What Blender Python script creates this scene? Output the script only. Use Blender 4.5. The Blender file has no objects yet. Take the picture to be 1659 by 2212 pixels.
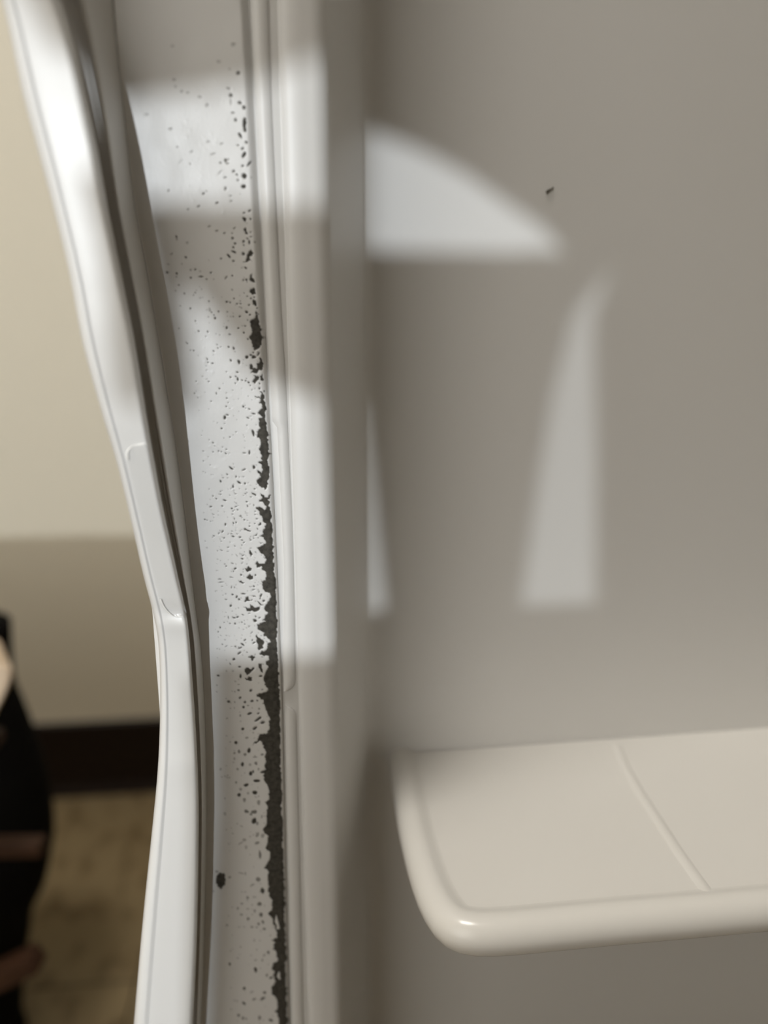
import bpy, bmesh, math, random
import numpy as np
from mathutils import Vector

random.seed(7)
rng = np.random.default_rng(11)
scn = bpy.context.scene
COL = scn.collection

# ------------------------------------------------------------------ camera
FPX, IW, IH = 1640.0, 1659.0, 2212.0
CAM_H = 0.60
PITCH = math.radians(14.4)
cam_d = bpy.data.cameras.new('camera')
cam_d.lens = 6.86
cam_d.sensor_fit = 'VERTICAL'
cam_d.sensor_height = 6.86 * IH / FPX
cam_d.sensor_width = 6.86 * IW / FPX
cam_d.clip_start = 0.005
cam_d.dof.use_dof = True
cam_d.dof.focus_distance = 0.187
cam_d.dof.aperture_fstop = 1.35
cam = bpy.data.objects.new('camera', cam_d)
COL.objects.link(cam)
cam.location = (0, 0, CAM_H)
cam.rotation_euler = (math.pi / 2 - PITCH, 0, 0)
scn.camera = cam

# ------------------------------------------------------------------ world, sun, exposure
vs = scn.view_settings
vs.view_transform = 'Standard'
vs.look = 'None'
vs.gamma = 1.0
vs.exposure = 0.25
vs.use_curve_mapping = False

w = bpy.data.worlds.new('sky')
scn.world = w
w.use_nodes = True
bg = w.node_tree.nodes['Background']
bg.inputs[0].default_value = (1.0, 0.965, 0.905, 1)
bg.inputs[1].default_value = 2.0

SUN_AZ, SUN_EL = math.radians(10), math.radians(7)
SUN_D = Vector((math.sin(SUN_AZ) * math.cos(SUN_EL), math.cos(SUN_AZ) * math.cos(SUN_EL), -math.sin(SUN_EL)))
sd = bpy.data.lights.new('sun', 'SUN')
sd.energy = 1.38
sd.angle = math.radians(0.62)
sd.color = (0.90, 0.955, 1.0)
so = bpy.data.objects.new('sun', sd)
COL.objects.link(so)
so.rotation_euler = SUN_D.to_track_quat('-Z', 'Y').to_euler()
so.location = (-0.6, -3, 1.6)

cl = bpy.data.lights.new('ceiling_lamp_light', 'AREA')
cl.shape = 'DISK'
cl.size = 0.34
cl.energy = 12.5
cl.color = (1.0, 0.955, 0.885)
clo = bpy.data.objects.new('ceiling_lamp_light', cl)
COL.objects.link(clo)
clo.location = (-0.36, -0.12, 2.30)

# ------------------------------------------------------------------ helpers
CP, SP = math.cos(PITCH), math.sin(PITCH)
CAM = np.array([0, 0, CAM_H])


def ray(px, py):
    x = (px - 829.5) / FPX
    y = -(py - 1106) / FPX
    return np.array([x, CP + y * SP, -SP + y * CP])


def at_y(px, py, Y):
    r = ray(px, py)
    return CAM + r * (Y / r[1])


PSI = math.radians(7)
DU = np.array([math.cos(PSI), math.sin(PSI), 0.0])
DN = np.array([math.sin(PSI), -math.cos(PSI), 0.0])
D0 = at_y(560, 1106, 0.18)
D0 = np.array([D0[0], D0[1], 0.0])


def door_hit(px, py, v):
    """point of the pixel's ray on the plane parallel to the door face, v proud of it"""
    r = ray(px, py)
    t = ((D0 + DN * v - CAM) @ DN) / (r @ DN)
    return CAM + r * t


def door_pt(u, v, z):
    return D0 + DU * u + DN * v + np.array([0, 0, z])


def door_u(p):
    return (p - D0) @ DU


def interp(tab, y):
    """smooth (monotone-free Catmull-Rom) interpolation through (y, x) rows"""
    ys = [a for a, _ in tab]
    xs = [b for _, b in tab]
    n = len(ys)
    if y <= ys[0]:
        return xs[0] + (xs[1] - xs[0]) / (ys[1] - ys[0]) * (y - ys[0])
    if y >= ys[-1]:
        return xs[-1] + (xs[-1] - xs[-2]) / (ys[-1] - ys[-2]) * (y - ys[-1])
    i = max(k for k in range(n) if ys[k] <= y)
    i = min(i, n - 2)
    h = ys[i + 1] - ys[i]
    s = (y - ys[i]) / h

    def slope(k):
        if k == 0:
            return (xs[1] - xs[0]) / (ys[1] - ys[0])
        if k == n - 1:
            return (xs[-1] - xs[-2]) / (ys[-1] - ys[-2])
        return (xs[k + 1] - xs[k - 1]) / (ys[k + 1] - ys[k - 1])
    m0, m1 = slope(i) * h, slope(i + 1) * h
    return ((2 * s**3 - 3 * s**2 + 1) * xs[i] + (s**3 - 2 * s**2 + s) * m0 +
            (-2 * s**3 + 3 * s**2) * xs[i + 1] + (s**3 - s**2) * m1)


def link(name, me, mat, parent=None, smooth=True):
    o = bpy.data.objects.new(name, me)
    COL.objects.link(o)
    if mat is not None and not me.materials:
        me.materials.append(mat)
    if smooth:
        me.polygons.foreach_set('use_smooth', [True] * len(me.polygons))
    if parent is not None:
        o.parent = parent
    return o


def mesh_from(name, verts, faces):
    me = bpy.data.meshes.new(name)
    me.from_pydata([tuple(map(float, v)) for v in verts], [], faces)
    bm = bmesh.new()
    bm.from_mesh(me)
    bmesh.ops.recalc_face_normals(bm, faces=bm.faces)
    bm.to_mesh(me)
    bm.free()
    return me


def grid_faces(nr, nc, close=False):
    f = []
    for i in range(nr - 1):
        for j in range(nc - 1 if not close else nc):
            k = (j + 1) % nc
            f.append((i * nc + j, i * nc + k, (i + 1) * nc + k, (i + 1) * nc + j))
    return f


def box_mesh(name, lo, hi, bevel=0.0, seg=2):
    bm = bmesh.new()
    bmesh.ops.create_cube(bm, size=1)
    for v in bm.verts:
        for k in range(3):
            v.co[k] = (lo[k] + hi[k]) / 2 + v.co[k] * (hi[k] - lo[k])
    if bevel:
        bmesh.ops.bevel(bm, geom=list(bm.edges), offset=bevel, segments=seg, affect='EDGES', profile=0.5)
    me = bpy.data.meshes.new(name)
    bm.to_mesh(me)
    bm.free()
    return me


def tag(o, label=None, cat=None, group=None, kind=None):
    if label:
        o['label'] = label
    if cat:
        o['category'] = cat
    if group:
        o['group'] = group
    if kind:
        o['kind'] = kind
    return o


def empty(name, loc=(0, 0, 0)):
    o = bpy.data.objects.new(name, None)
    COL.objects.link(o)
    o.location = loc
    o.empty_display_size = 0.05
    return o


def mat_basic(name, color, rough=0.5, spec=0.5, coat=0.0, bump=None):
    m = bpy.data.materials.new(name)
    m.use_nodes = True
    nt = m.node_tree
    b = nt.nodes['Principled BSDF']
    b.inputs['Base Color'].default_value = (*color, 1)
    b.inputs['Roughness'].default_value = rough
    b.inputs['Specular IOR Level'].default_value = spec
    b.inputs['Coat Weight'].default_value = coat
    b.inputs['Coat Roughness'].default_value = 0.08
    if bump:
        scale, strength, dist = bump
        tc = nt.nodes.new('ShaderNodeTexCoord')
        nz = nt.nodes.new('ShaderNodeTexNoise')
        nz.inputs['Scale'].default_value = scale
        nz.inputs['Detail'].default_value = 4
        bp = nt.nodes.new('ShaderNodeBump')
        bp.inputs['Strength'].default_value = strength
        bp.inputs['Distance'].default_value = dist
        nt.links.new(tc.outputs['Object'], nz.inputs['Vector'])
        nt.links.new(nz.outputs['Fac'], bp.inputs['Height'])
        nt.links.new(bp.outputs['Normal'], b.inputs['Normal'])
    return m


def mottle(m, c1, c2, scale, lo, hi, detail=3, stretch=(1, 1, 1)):
    """mix the base colour between c1 and c2 with a noise"""
    nt = m.node_tree
    b = nt.nodes['Principled BSDF']
    tc = nt.nodes.new('ShaderNodeTexCoord')
    mp = nt.nodes.new('ShaderNodeMapping')
    mp.inputs['Scale'].default_value = stretch
    nz = nt.nodes.new('ShaderNodeTexNoise')
    nz.inputs['Scale'].default_value = scale
    nz.inputs['Detail'].default_value = detail
    rp = nt.nodes.new('ShaderNodeValToRGB')
    rp.color_ramp.elements[0].position = lo
    rp.color_ramp.elements[0].color = (*c1, 1)
    rp.color_ramp.elements[1].position = hi
    rp.color_ramp.elements[1].color = (*c2, 1)
    nt.links.new(tc.outputs['Object'], mp.inputs['Vector'])
    nt.links.new(mp.outputs[0], nz.inputs['Vector'])
    nt.links.new(nz.outputs['Fac'], rp.inputs['Fac'])
    nt.links.new(rp.outputs['Color'], b.inputs['Base Color'])


M_WALL = mat_basic('beige_wall_paint', (0.78, 0.725, 0.60), 0.6, 0.3, bump=(140, 0.35, 0.004))
M_BOUNCE_CUT = mat_basic('bounce_cutting_wall', (0.13, 0.105, 0.08), 0.6, 0.3, bump=(40, 0.1, 0.002))  # unseen walls made dark to cut bounce light on the gasket's side
M_CEIL = mat_basic('ceiling_paint', (0.78, 0.75, 0.68), 0.8, 0.2, bump=(60, 0.2, 0.004))
M_BASE = mat_basic('dark_brown_vinyl', (0.012, 0.006, 0.004), 0.45, 0.35, bump=(30, 0.1, 0.002))
M_TILE = mat_basic('mottled_floor_tile', (0.42, 0.34, 0.22), 0.5, 0.35)
mottle(M_TILE, (0.155, 0.108, 0.052), (0.25, 0.19, 0.104), 48, 0.33, 0.5, 3, (1, 0.55, 1))
M_GROUT = mat_basic('dark_tile_joint', (0.10, 0.075, 0.045), 0.9, 0.1, bump=(200, 0.2, 0.001))
M_WINF = mat_basic('white_window_paint', (0.75, 0.74, 0.70), 0.5, 0.4, bump=(80, 0.05, 0.001))
M_GASK = mat_basic('white_vinyl_gasket', (0.80, 0.793, 0.775), 0.34, 0.5, bump=(160, 0.05, 0.0008))
M_LINER = mat_basic('white_plastic_liner', (0.745, 0.735, 0.715), 0.40, 0.45, bump=(70, 0.04, 0.0015))
M_SHELF = mat_basic('ivory_plastic_shelf', (0.83, 0.815, 0.78), 0.25, 0.5, bump=(70, 0.03, 0.001))
M_SKIN = mat_basic('white_door_enamel', (0.80, 0.79, 0.76), 0.25, 0.5, bump=(300, 0.05, 0.0005))
M_CLOTH = mat_basic('black_cloth', (0.0065, 0.006, 0.0055), 0.95, 0.08, bump=(350, 0.4, 0.002))
M_WOOD = mat_basic('dark_brown_wood', (0.05, 0.022, 0.011), 0.55, 0.3)
mottle(M_WOOD, (0.034, 0.014, 0.007), (0.065, 0.03, 0.016), 14, 0.3, 0.7, 4, (1, 9, 9))
M_CREAM = mat_basic('cream_card', (0.72, 0.58, 0.44), 0.7, 0.2, bump=(60, 0.05, 0.001))
M_SPECK = mat_basic('dark_grime', (0.13, 0.12, 0.10), 0.9, 0.1)
M_LAMP = bpy.data.materials.new('lamp_diffuser')
M_LAMP.use_nodes = True
_b = M_LAMP.node_tree.nodes['Principled BSDF']
_b.inputs['Base Color'].default_value = (0.9, 0.87, 0.8, 1)
_b.inputs['Emission Color'].default_value = (1.0, 0.87, 0.70, 1)
_b.inputs['Emission Strength'].default_value = 4.0

M_TAPE = bpy.data.materials.new('clear_glossy_tape')
M_TAPE.use_nodes = True
nt = M_TAPE.node_tree
gl = nt.nodes.new('ShaderNodeBsdfGlossy')
gl.inputs['Roughness'].default_value = 0.12
tr = nt.nodes.new('ShaderNodeBsdfTransparent')
mx = nt.nodes.new('ShaderNodeMixShader')
mx.inputs[0].default_value = 0.025
nt.links.new(tr.outputs[0], mx.inputs[1])
nt.links.new(gl.outputs[0], mx.inputs[2])
nt.links.new(mx.outputs[0], nt.nodes['Material Output'].inputs['Surface'])
M_TAPE_GLINT = mat_basic('tape_edge_glint', (0.93, 0.925, 0.90), 0.2, 0.6)  # bright highlight painted in as white along the clear tape's rim

# flange: white paint over dark bare steel, split by a wear attribute
M_FLANGE = bpy.data.materials.new('flaking_white_paint')
M_FLANGE.use_nodes = True
nt = M_FLANGE.node_tree
pb = nt.nodes['Principled BSDF']
atn = nt.nodes.new('ShaderNodeAttribute')
atn.attribute_name = 'bare'
tc = nt.nodes.new('ShaderNodeTexCoord')
nz = nt.nodes.new('ShaderNodeTexNoise')
nz.inputs['Scale'].default_value = 900
nz.inputs['Detail'].default_value = 4
rp = nt.nodes.new('ShaderNodeValToRGB')
rp.color_ramp.elements[0].position = 0.3
rp.color_ramp.elements[0].color = (0.030, 0.027, 0.021, 1)
rp.color_ramp.elements[1].position = 0.75
rp.color_ramp.elements[1].color = (0.085, 0.078, 0.064, 1)
nt.links.new(tc.outputs['Object'], nz.inputs['Vector'])
nt.links.new(nz.outputs['Fac'], rp.inputs['Fac'])
mc = nt.nodes.new('ShaderNodeMix')
mc.data_type = 'RGBA'
mc.inputs[6].default_value = (0.76, 0.753, 0.738, 1)
nt.links.new(atn.outputs['Fac'], mc.inputs[0])
nt.links.new(rp.outputs['Color'], mc.inputs[7])
nt.links.new(mc.outputs[2], pb.inputs['Base Color'])
mr = nt.nodes.new('ShaderNodeMapRange')
mr.inputs['To Min'].default_value = 0.38
mr.inputs['To Max'].default_value = 0.8
nt.links.new(atn.outputs['Fac'], mr.inputs['Value'])
nt.links.new(mr.outputs[0], pb.inputs['Roughness'])
nz2 = nt.nodes.new('ShaderNodeTexNoise')
nz2.inputs['Scale'].default_value = 1300
nz2.inputs['Detail'].default_value = 2
bp = nt.nodes.new('ShaderNodeBump')
bp.inputs['Strength'].default_value = 0.12
bp.inputs['Distance'].default_value = 0.0002
nt.links.new(tc.outputs['Object'], nz2.inputs['Vector'])
nt.links.new(nz2.outputs['Fac'], bp.inputs['Height'])
nt.links.new(bp.outputs['Normal'], pb.inputs['Normal'])

# ------------------------------------------------------------------ the room
WPSI = math.radians(6)
WU = np.array([math.cos(WPSI), math.sin(WPSI), 0.0])
WN = np.array([math.sin(WPSI), -math.cos(WPSI), 0.0])     # points into the room
W0 = at_y(190, 1640, 0.87)
W0 = np.array([W0[0], W0[1], 0.0])


def room_pt(a, b, z):
    """a along the back wall to the right, b out from it into the room"""
    return W0 + WU * a + WN * b + np.array([0, 0, z])


RM = np.eye(4)
RM[:3, 0], RM[:3, 1], RM[:3, 2] = WU, -WN, (0, 0, 1)
RM[:3, 3] = W0
from mathutils import Matrix
ROOM_M = Matrix(RM.tolist())


def room_obj(name, me, mat, parent=None, smooth=False):
    o = link(name, me, mat, parent, smooth)
    if parent is None:
        o.matrix_world = ROOM_M
    return o


A0, A1, B1, ZC = -1.0, 1.35, 1.75, 2.36            # room extents in wall coordinates
# local room axes: x along the wall, y = -b
o = room_obj('wall_back', box_mesh('wall_back', (A0 - 0.1, 0.0, -0.05), (A1 + 0.1, 0.1, ZC + 0.05)), M_WALL)
tag(o, kind='structure')
o = room_obj('wall_left', box_mesh('wall_left', (A0 - 0.1, -B1, -0.05), (A0, 0.0, ZC + 0.05)), M_WALL)
tag(o, kind='structure')
o = room_obj('wall_right', box_mesh('wall_right', (A1, -B1, -0.05), (A1 + 0.1, 0.0, ZC + 0.05)), M_BOUNCE_CUT)
tag(o, kind='structure')
o = room_obj('ceiling', box_mesh('ceiling', (A0, -B1, ZC), (A1, 0.0, ZC + 0.05)), M_CEIL)
tag(o, kind='structure')
floor = room_obj('floor', box_mesh('floor', (A0, -B1, -0.05), (A1, 0.0, -0.0025)), M_GROUT)
tag(floor, kind='structure')
TS, GAP = 0.305, 0.0022
tile_me = box_mesh('floor_tile', (GAP / 2, GAP / 2, -0.0030), (TS - GAP / 2, TS - GAP / 2, 0.0), 0.0006, 1)
tile_me.materials.append(M_TILE)
for i in range(8):
    for j in range(6):
        t = bpy.data.objects.new('floor_tile', tile_me)
        COL.objects.link(t)
        t.parent = floor
        t.location = (-1.0 + i * TS - 0.10, -(j + 1) * TS, 0)
        if -1.0 + i * TS - 0.10 < A0 - 0.001 or -(j + 1) * TS < -B1:
            bpy.data.objects.remove(t)
bb = bmesh.new()
prof = [(0, 0), (-0.012, 0), (-0.010, 0.004), (-0.0045, 0.014), (-0.0035, 0.09), (-0.0035, 0.098), (-0.0015, 0.1005), (0, 0.1015)]
vv = []
for x in (A0, A1):
    vv += [(x, p[0] - 0.0002, p[1] + 0.0002) for p in prof]
k = len(prof)
ff = [(i, i + 1, k + i + 1, k + i) for i in range(k - 1)] + [tuple(range(k)), tuple(range(2 * k - 1, k - 1, -1))]
o = room_obj('baseboard_back', mesh_from('baseboard_back', vv, ff), M_BASE)
tag(o, kind='structure')

# unseen wall behind the viewer; window added to let in and shape the sunlight
YW = -0.60
WXL, WXR, WZB, WZT = -0.90, -0.060, 0.482, 1.30
XL, XR = -1.55, 1.45
wf = bmesh.new()


def quadbox(bm, lo, hi):
    r = bmesh.ops.create_cube(bm, size=1)
    for v in r['verts']:
        for q in range(3):
            v.co[q] = (lo[q] + hi[q]) / 2 + v.co[q] * (hi[q] - lo[q])


quadbox(wf, (XL, YW - 0.03, -0.05), (WXL, YW, 2.41))
quadbox(wf, (WXR, YW - 0.03, -0.05), (XR, YW, 2.41))
quadbox(wf, (WXL, YW - 0.03, -0.05), (WXR, YW, WZB))
quadbox(wf, (WXL, YW - 0.03, WZT), (WXR, YW, 2.41))
me = bpy.data.meshes.new('wall_front')
wf.to_mesh(me)
wf.free()
o = link('wall_front', me, M_BOUNCE_CUT, None, False)
tag(o, kind='structure')

win = empty('added_window_1', (WXL, YW, WZB))
tag(win, kind='structure')


def win_part(name, me, mat=M_WINF):
    p = link(name, me, mat, win, False)
    p.matrix_parent_inverse = Matrix.Translation((-WXL, -YW, -WZB))
    return p


win_part('added_window_sill', box_mesh('added_window_sill', (WXL - 0.03, YW, WZB - 0.02), (WXR + 0.03, YW + 0.04, WZB), 0.003))
win_part('added_window_frame', box_mesh('added_window_frame', (WXL, YW - 0.03, WZB), (WXL + 0.03, YW - 0.005, WZT), 0.002))
win_part('added_window_frame', box_mesh('added_window_frame', (WXL, YW - 0.03, WZT - 0.03), (WXR, YW - 0.005, WZT), 0.002))


def prism_xz(name, pts, y0, y1):
    n = len(pts)
    vv = [(x, y0, z) for x, z in pts] + [(x, y1, z) for x, z in pts]
    ff = [tuple(range(n)), tuple(range(2 * n - 1, n - 1, -1))] + [(i, (i + 1) % n, n + (i + 1) % n, n + i) for i in range(n)]
    return mesh_from(name, vv, ff)


def mm(L):
    return [(x / 1000, CAM_H + z / 1000) for x, z in L]


# added unseen panels half across the opening, cut to shape the sun patches
SH0, SH1 = YW - 0.004, YW + 0.002
win_part('sun_mask_top', prism_xz('sun_mask_top', mm([(-202, 699), (-199, 152), (-193, 141), (-167, 146), (-150, 153), (-137, 149),
         (-124, 143), (-111, 135), (-101, 129), (-94, 122), (-59, 122), (-59, 699)]), SH0, SH1))
win_part('sun_mask_middle', prism_xz('sun_mask_middle', mm([(-191, 121), (-188.5, 106), (-187.5, 78), (-183, 76), (-182.5, 106), (-175, 95), (-167, 83), (-152, 78), (-146, 12),
         (-103, 12), (-99, 55), (-96, 82), (-91, 106), (-86, 112), (-78, 122)]), SH0, SH1))
win_part('sun_mask_bottom', prism_xz('sun_mask_bottom', mm([(-181, 12), (-183, -30), (-188, -92), (-190, -118), (-59, -118), (-59, 12)]), SH0, SH1))
win_part('sun_mask_right', prism_xz('sun_mask_right', mm([(-77, 12), (-80, 58), (-84, 104), (-78, 122), (-59, 122), (-59, 12)]), SH0, SH1))

M_SUN_DIM = bpy.data.materials.new('sun_dimming_sheer')  # half-clear unseen sheets, added to weaken the sun through parts of the opening
M_SUN_DIM.use_nodes = True
nt = M_SUN_DIM.node_tree
tl_ = nt.nodes.new('ShaderNodeBsdfTranslucent')
tl_.inputs[0].default_value = (0.9, 0.88, 0.83, 1)
tr = nt.nodes.new('ShaderNodeBsdfTransparent')
mx = nt.nodes.new('ShaderNodeMixShader')
mx.inputs[0].default_value = 0.5
nt.links.new(tr.outputs[0], mx.inputs[1])
nt.links.new(tl_.outputs[0], mx.inputs[2])
nt.links.new(mx.outputs[0], nt.nodes['Material Output'].inputs['Surface'])


def sun_dimmer(x0, x1, z0, z1, yy):
    cols = np.linspace(x0, x1, max(8, int((x1 - x0) / 0.006)))
    vv = [(x, yy + 0.004 * math.sin(x * 150), z) for z in (z0, (z0 + z1) / 2, z1) for x in cols]
    win_part('sun_dimming_sheet', mesh_from('sun_dimming_sheet', vv, grid_faces(3, len(cols))), M_SUN_DIM)


sun_dimmer(WXL, -0.206, WZB, WZT, YW - 0.016)
sun_dimmer(-0.108, WXR, 0.605, 0.725, YW - 0.014)

lamp = empty('ceiling_lamp', (-0.36, -0.12, ZC))
tag(lamp, 'round flush ceiling lamp with a warm glowing diffuser', 'lamp')


def lathe(name, prof, n=32):
    vv, ff = [], []
    for r, z in prof:
        for i in range(n):
            a = 2 * math.pi * i / n
            vv.append((r * math.cos(a), r * math.sin(a), z))
    ff = grid_faces(len(prof), n, True)
    ff.append(tuple(range(n)))
    ff.append(tuple(range((len(prof) - 1) * n, len(prof) * n)))
    return mesh_from(name, vv, ff)


link('lamp_base', lathe('lamp_base', [(0.16, 0.0), (0.17, -0.006), (0.17, -0.03), (0.15, -0.035)]), M_WINF, lamp)
link('lamp_diffuser', lathe('lamp_diffuser', [(0.155, -0.032), (0.15, -0.042), (0.11, -0.051), (0.05, -0.0545)]), M_LAMP, lamp)

# ------------------------------------------------------------------ refrigerator door
door = empty('refrigerator', tuple(door_pt(0.18, -0.03, 0.02)))
tag(door, 'white refrigerator, its open door with flaking paint, loose gasket and ivory shelf', 'refrigerator')
DOOR_INV = Matrix.Translation((-door.location.x, -door.location.y, -door.location.z))


def door_part(name, me, mat, parent=None, smooth=True):
    p = link(name, me, mat, parent or door, smooth)
    if parent is None:
        p.matrix_parent_inverse = DOOR_INV
    return p


# image-measured guide curves (row y -> column x) of the edges that run down the door
T_O = [(-150, -48), (0, 3), (210, 50), (320, 80), (450, 115), (590, 149), (740, 178), (890, 219), (1000, 252), (1130, 284), (1240, 309), (1330, 332),
       (1390, 342), (1480, 346), (1572, 345), (1672, 340), (1797, 328), (1922, 315), (2047, 303), (2212, 289), (2360, 277)]
T_F = [(-150, 62), (0, 118), (125, 158), (300, 198), (450, 226), (590, 255), (740, 285), (930, 316), (1090, 346), (1240, 380), (1340, 402), (1480, 414),
       (1597, 422), (1722, 427), (1847, 427), (1972, 425), (2072, 422), (2212, 415), (2360, 408)]
T_G = [(-150, 190), (0, 222), (125, 250), (250, 280), (440, 322), (575, 346), (740, 372), (840, 394), (965, 410), (1140, 428), (1290, 437), (1390, 450),
       (1480, 458), (1622, 466), (1772, 470), (1922, 470), (2212, 470), (2360, 470)]
T_C = [(-150, 233), (0, 246), (125, 257), (250, 270), (440, 292), (575, 317), (740, 345), (840, 361), (965, 381), (1140, 403), (1290, 420), (1390, 433),
       (1480, 440), (1622, 445), (1772, 446), (1922, 444), (2212, 436), (2360, 430)]
T_R = [(-150, 517), (0, 525), (400, 548), (700, 565), (900, 578), (1100, 589), (1300, 599), (1500, 606), (1800, 612), (2212, 621), (2360, 624)]
T_GR = [(-150, 578), (0, 583), (225, 590), (450, 600), (675, 611), (815, 620), (990, 628), (1140, 635), (1340, 640), (1480, 642), (1700, 647), (1900, 652),
        (2212, 659), (2360, 662)]

ZDT, ZDB = 0.893, 0.037                                  # top and bottom of the door's face
# ---- paint wear mask, drawn in measured coordinates (x 300..640, y -130..2340) -------------------
X0, X1, Y0, Y1 = 200, 640, -140, 2340
NXp, NYp = X1 - X0, Y1 - Y0


def value_noise(cell, seed):
    r = np.random.default_rng(seed)
    gx, gy = NXp // cell + 3, NYp // cell + 3
    g = r.random((gy, gx)) * 2 - 1
    yy = np.arange(NYp) / cell
    xx = np.arange(NXp) / cell
    iy, ix = yy.astype(int), xx.astype(int)
    fy, fx = yy - iy, xx - ix
    fy, fx = fy * fy * (3 - 2 * fy), fx * fx * (3 - 2 * fx)
    a = g[iy][:, ix]
    b = g[iy][:, ix + 1]
    c = g[iy + 1][:, ix]
    d = g[iy + 1][:, ix + 1]
    fx = fx[None, :]
    fy = fy[:, None]
    return (a * (1 - fx) + b * fx) * (1 - fy) + (c * (1 - fx) + d * fx) * fy


PY, PX = np.meshgrid(np.arange(Y0, Y1, dtype=float), np.arange(X0, X1, dtype=float), indexing='ij')
WX = PX + 2.2 * value_noise(5, 1) + 1.2 * value_noise(11, 2)
WY = PY + 2.2 * value_noise(5, 3) + 1.2 * value_noise(11, 4)
bare = np.zeros((NYp, NXp), np.float32)
blister = np.zeros((NYp, NXp), np.float32)


def fill_poly(pts, val=1.0):
    xs = [p[0] for p in pts]
    ys = [p[1] for p in pts]
    r0, r1 = max(0, int(min(ys) - Y0) - 6), min(NYp, int(max(ys) - Y0) + 7)
    c0, c1 = max(0, int(min(xs) - X0) - 6), min(NXp, int(max(xs) - X0) + 7)
    if r1 <= r0 or c1 <= c0:
        return
    qx, qy = WX[r0:r1, c0:c1], WY[r0:r1, c0:c1]
    ins = np.zeros(qx.shape, bool)
    n = len(pts)
    for i in range(n):
        x1, y1 = pts[i]
        x2, y2 = pts[(i + 1) % n]
        if y1 == y2:
            continue
        c = ((y1 > qy) != (y2 > qy)) & (qx < (x2 - x1) * (qy - y1) / (y2 - y1) + x1)
        ins ^= c
    sub = bare[r0:r1, c0:c1]
    if val > 0:
        sub[ins] = np.maximum(sub[ins], val)
    else:
        sub[ins] = 0


def chip(x, y, rx, ry, ang=0.0, val=1.0, warp=0.55):
    R = max(rx, ry) + 4
    r0, r1 = max(0, int(y - Y0 - R)), min(NYp, int(y - Y0 + R) + 1)
    c0, c1 = max(0, int(x - X0 - R)), min(NXp, int(x - X0 + R) + 1)
    if r1 <= r0 or c1 <= c0:
        return
    dx = PX[r0:r1, c0:c1] + warp * (WX - PX)[r0:r1, c0:c1] - x
    dy = PY[r0:r1, c0:c1] + warp * (WY - PY)[r0:r1, c0:c1] - y
    ca, sa = math.cos(ang), math.sin(ang)
    q = np.sqrt(((dx * ca + dy * sa) / rx) ** 2 + ((-dx * sa + dy * ca) / ry) ** 2)
    soft = 1.0 / max(min(rx, ry), 1.0)
    m = np.clip((1 - q) / soft + 0.5, 0, 1) * val
    bare[r0:r1, c0:c1] = np.maximum(bare[r0:r1, c0:c1], m)


def bump_at(x, y, r, h=1.0):
    R = int(3 * r) + 1
    r0, r1 = max(0, int(y - Y0 - R)), min(NYp, int(y - Y0 + R) + 1)
    c0, c1 = max(0, int(x - X0 - R)), min(NXp, int(x - X0 + R) + 1)
    if r1 <= r0 or c1 <= c0:
        return
    d2 = (PX[r0:r1, c0:c1] - x) ** 2 + (PY[r0:r1, c0:c1] - y) ** 2
    blister[r0:r1, c0:c1] += h * np.exp(-d2 / (r * r))


def cv(pts, ox, oy, s):
    return [(ox + a / s, oy + b / s) for a, b in pts]


ZA, ZB, ZC_, ZD, ZE, ZG = (430, 1060, 7.9), (360, 400, 6.9125), (300, 80, 5.925), (430, 1300, 8.295), (400, 600, 4.423), (400, 1750, 4.787)
# large bare patches along the inner edge
fill_poly(cv([(685, 325), (690, 345), (722, 325), (692, 360), (690, 380), (710, 430), (715, 480), (735, 500), (725, 520), (735, 550), (722, 640), (700, 680), (670, 690),
              (640, 660), (635, 600), (618, 560), (640, 520), (622, 470), (632, 410), (660, 380)], *ZE))
fill_poly(cv([(720, 765), (740, 790), (747, 870), (735, 885), (700, 900), (690, 925), (660, 910), (612, 915), (640, 885), (625, 870), (613, 830), (640, 828), (650, 865),
              (680, 870), (688, 820), (710, 800)], *ZE))
fill_poly(cv([(740, 905), (747, 985), (725, 990), (708, 950)], *ZE))
fill_poly(cv([(658, 945), (697, 940), (700, 970), (680, 1000), (650, 1005)], *ZE))
fill_poly(cv([(715, 1090), (745, 1110), (765, 1130), (755, 1160), (772, 1190), (770, 1280), (775, 1320), (765, 1350), (780, 1380), (780, 1450), (790, 1520), (795, 1590),
              (803, 1680), (798, 1740), (805, 1800), (805, 1900), (785, 1960), (785, 2010), (760, 2025), (735, 2005), (695, 1975), (685, 1935), (715, 1905), (690, 1850),
              (705, 1835), (735, 1865), (745, 1830), (725, 1780), (705, 1770), (735, 1750), (730, 1690), (710, 1650), (720, 1570), (695, 1520), (690, 1465), (715, 1440),
              (705, 1340), (740, 1330), (735, 1320), (690, 1290), (700, 1270), (735, 1260), (730, 1215), (710, 1195), (725, 1165), (670, 1135), (680, 1125), (715, 1150),
              (725, 1130)], *ZE))
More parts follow.
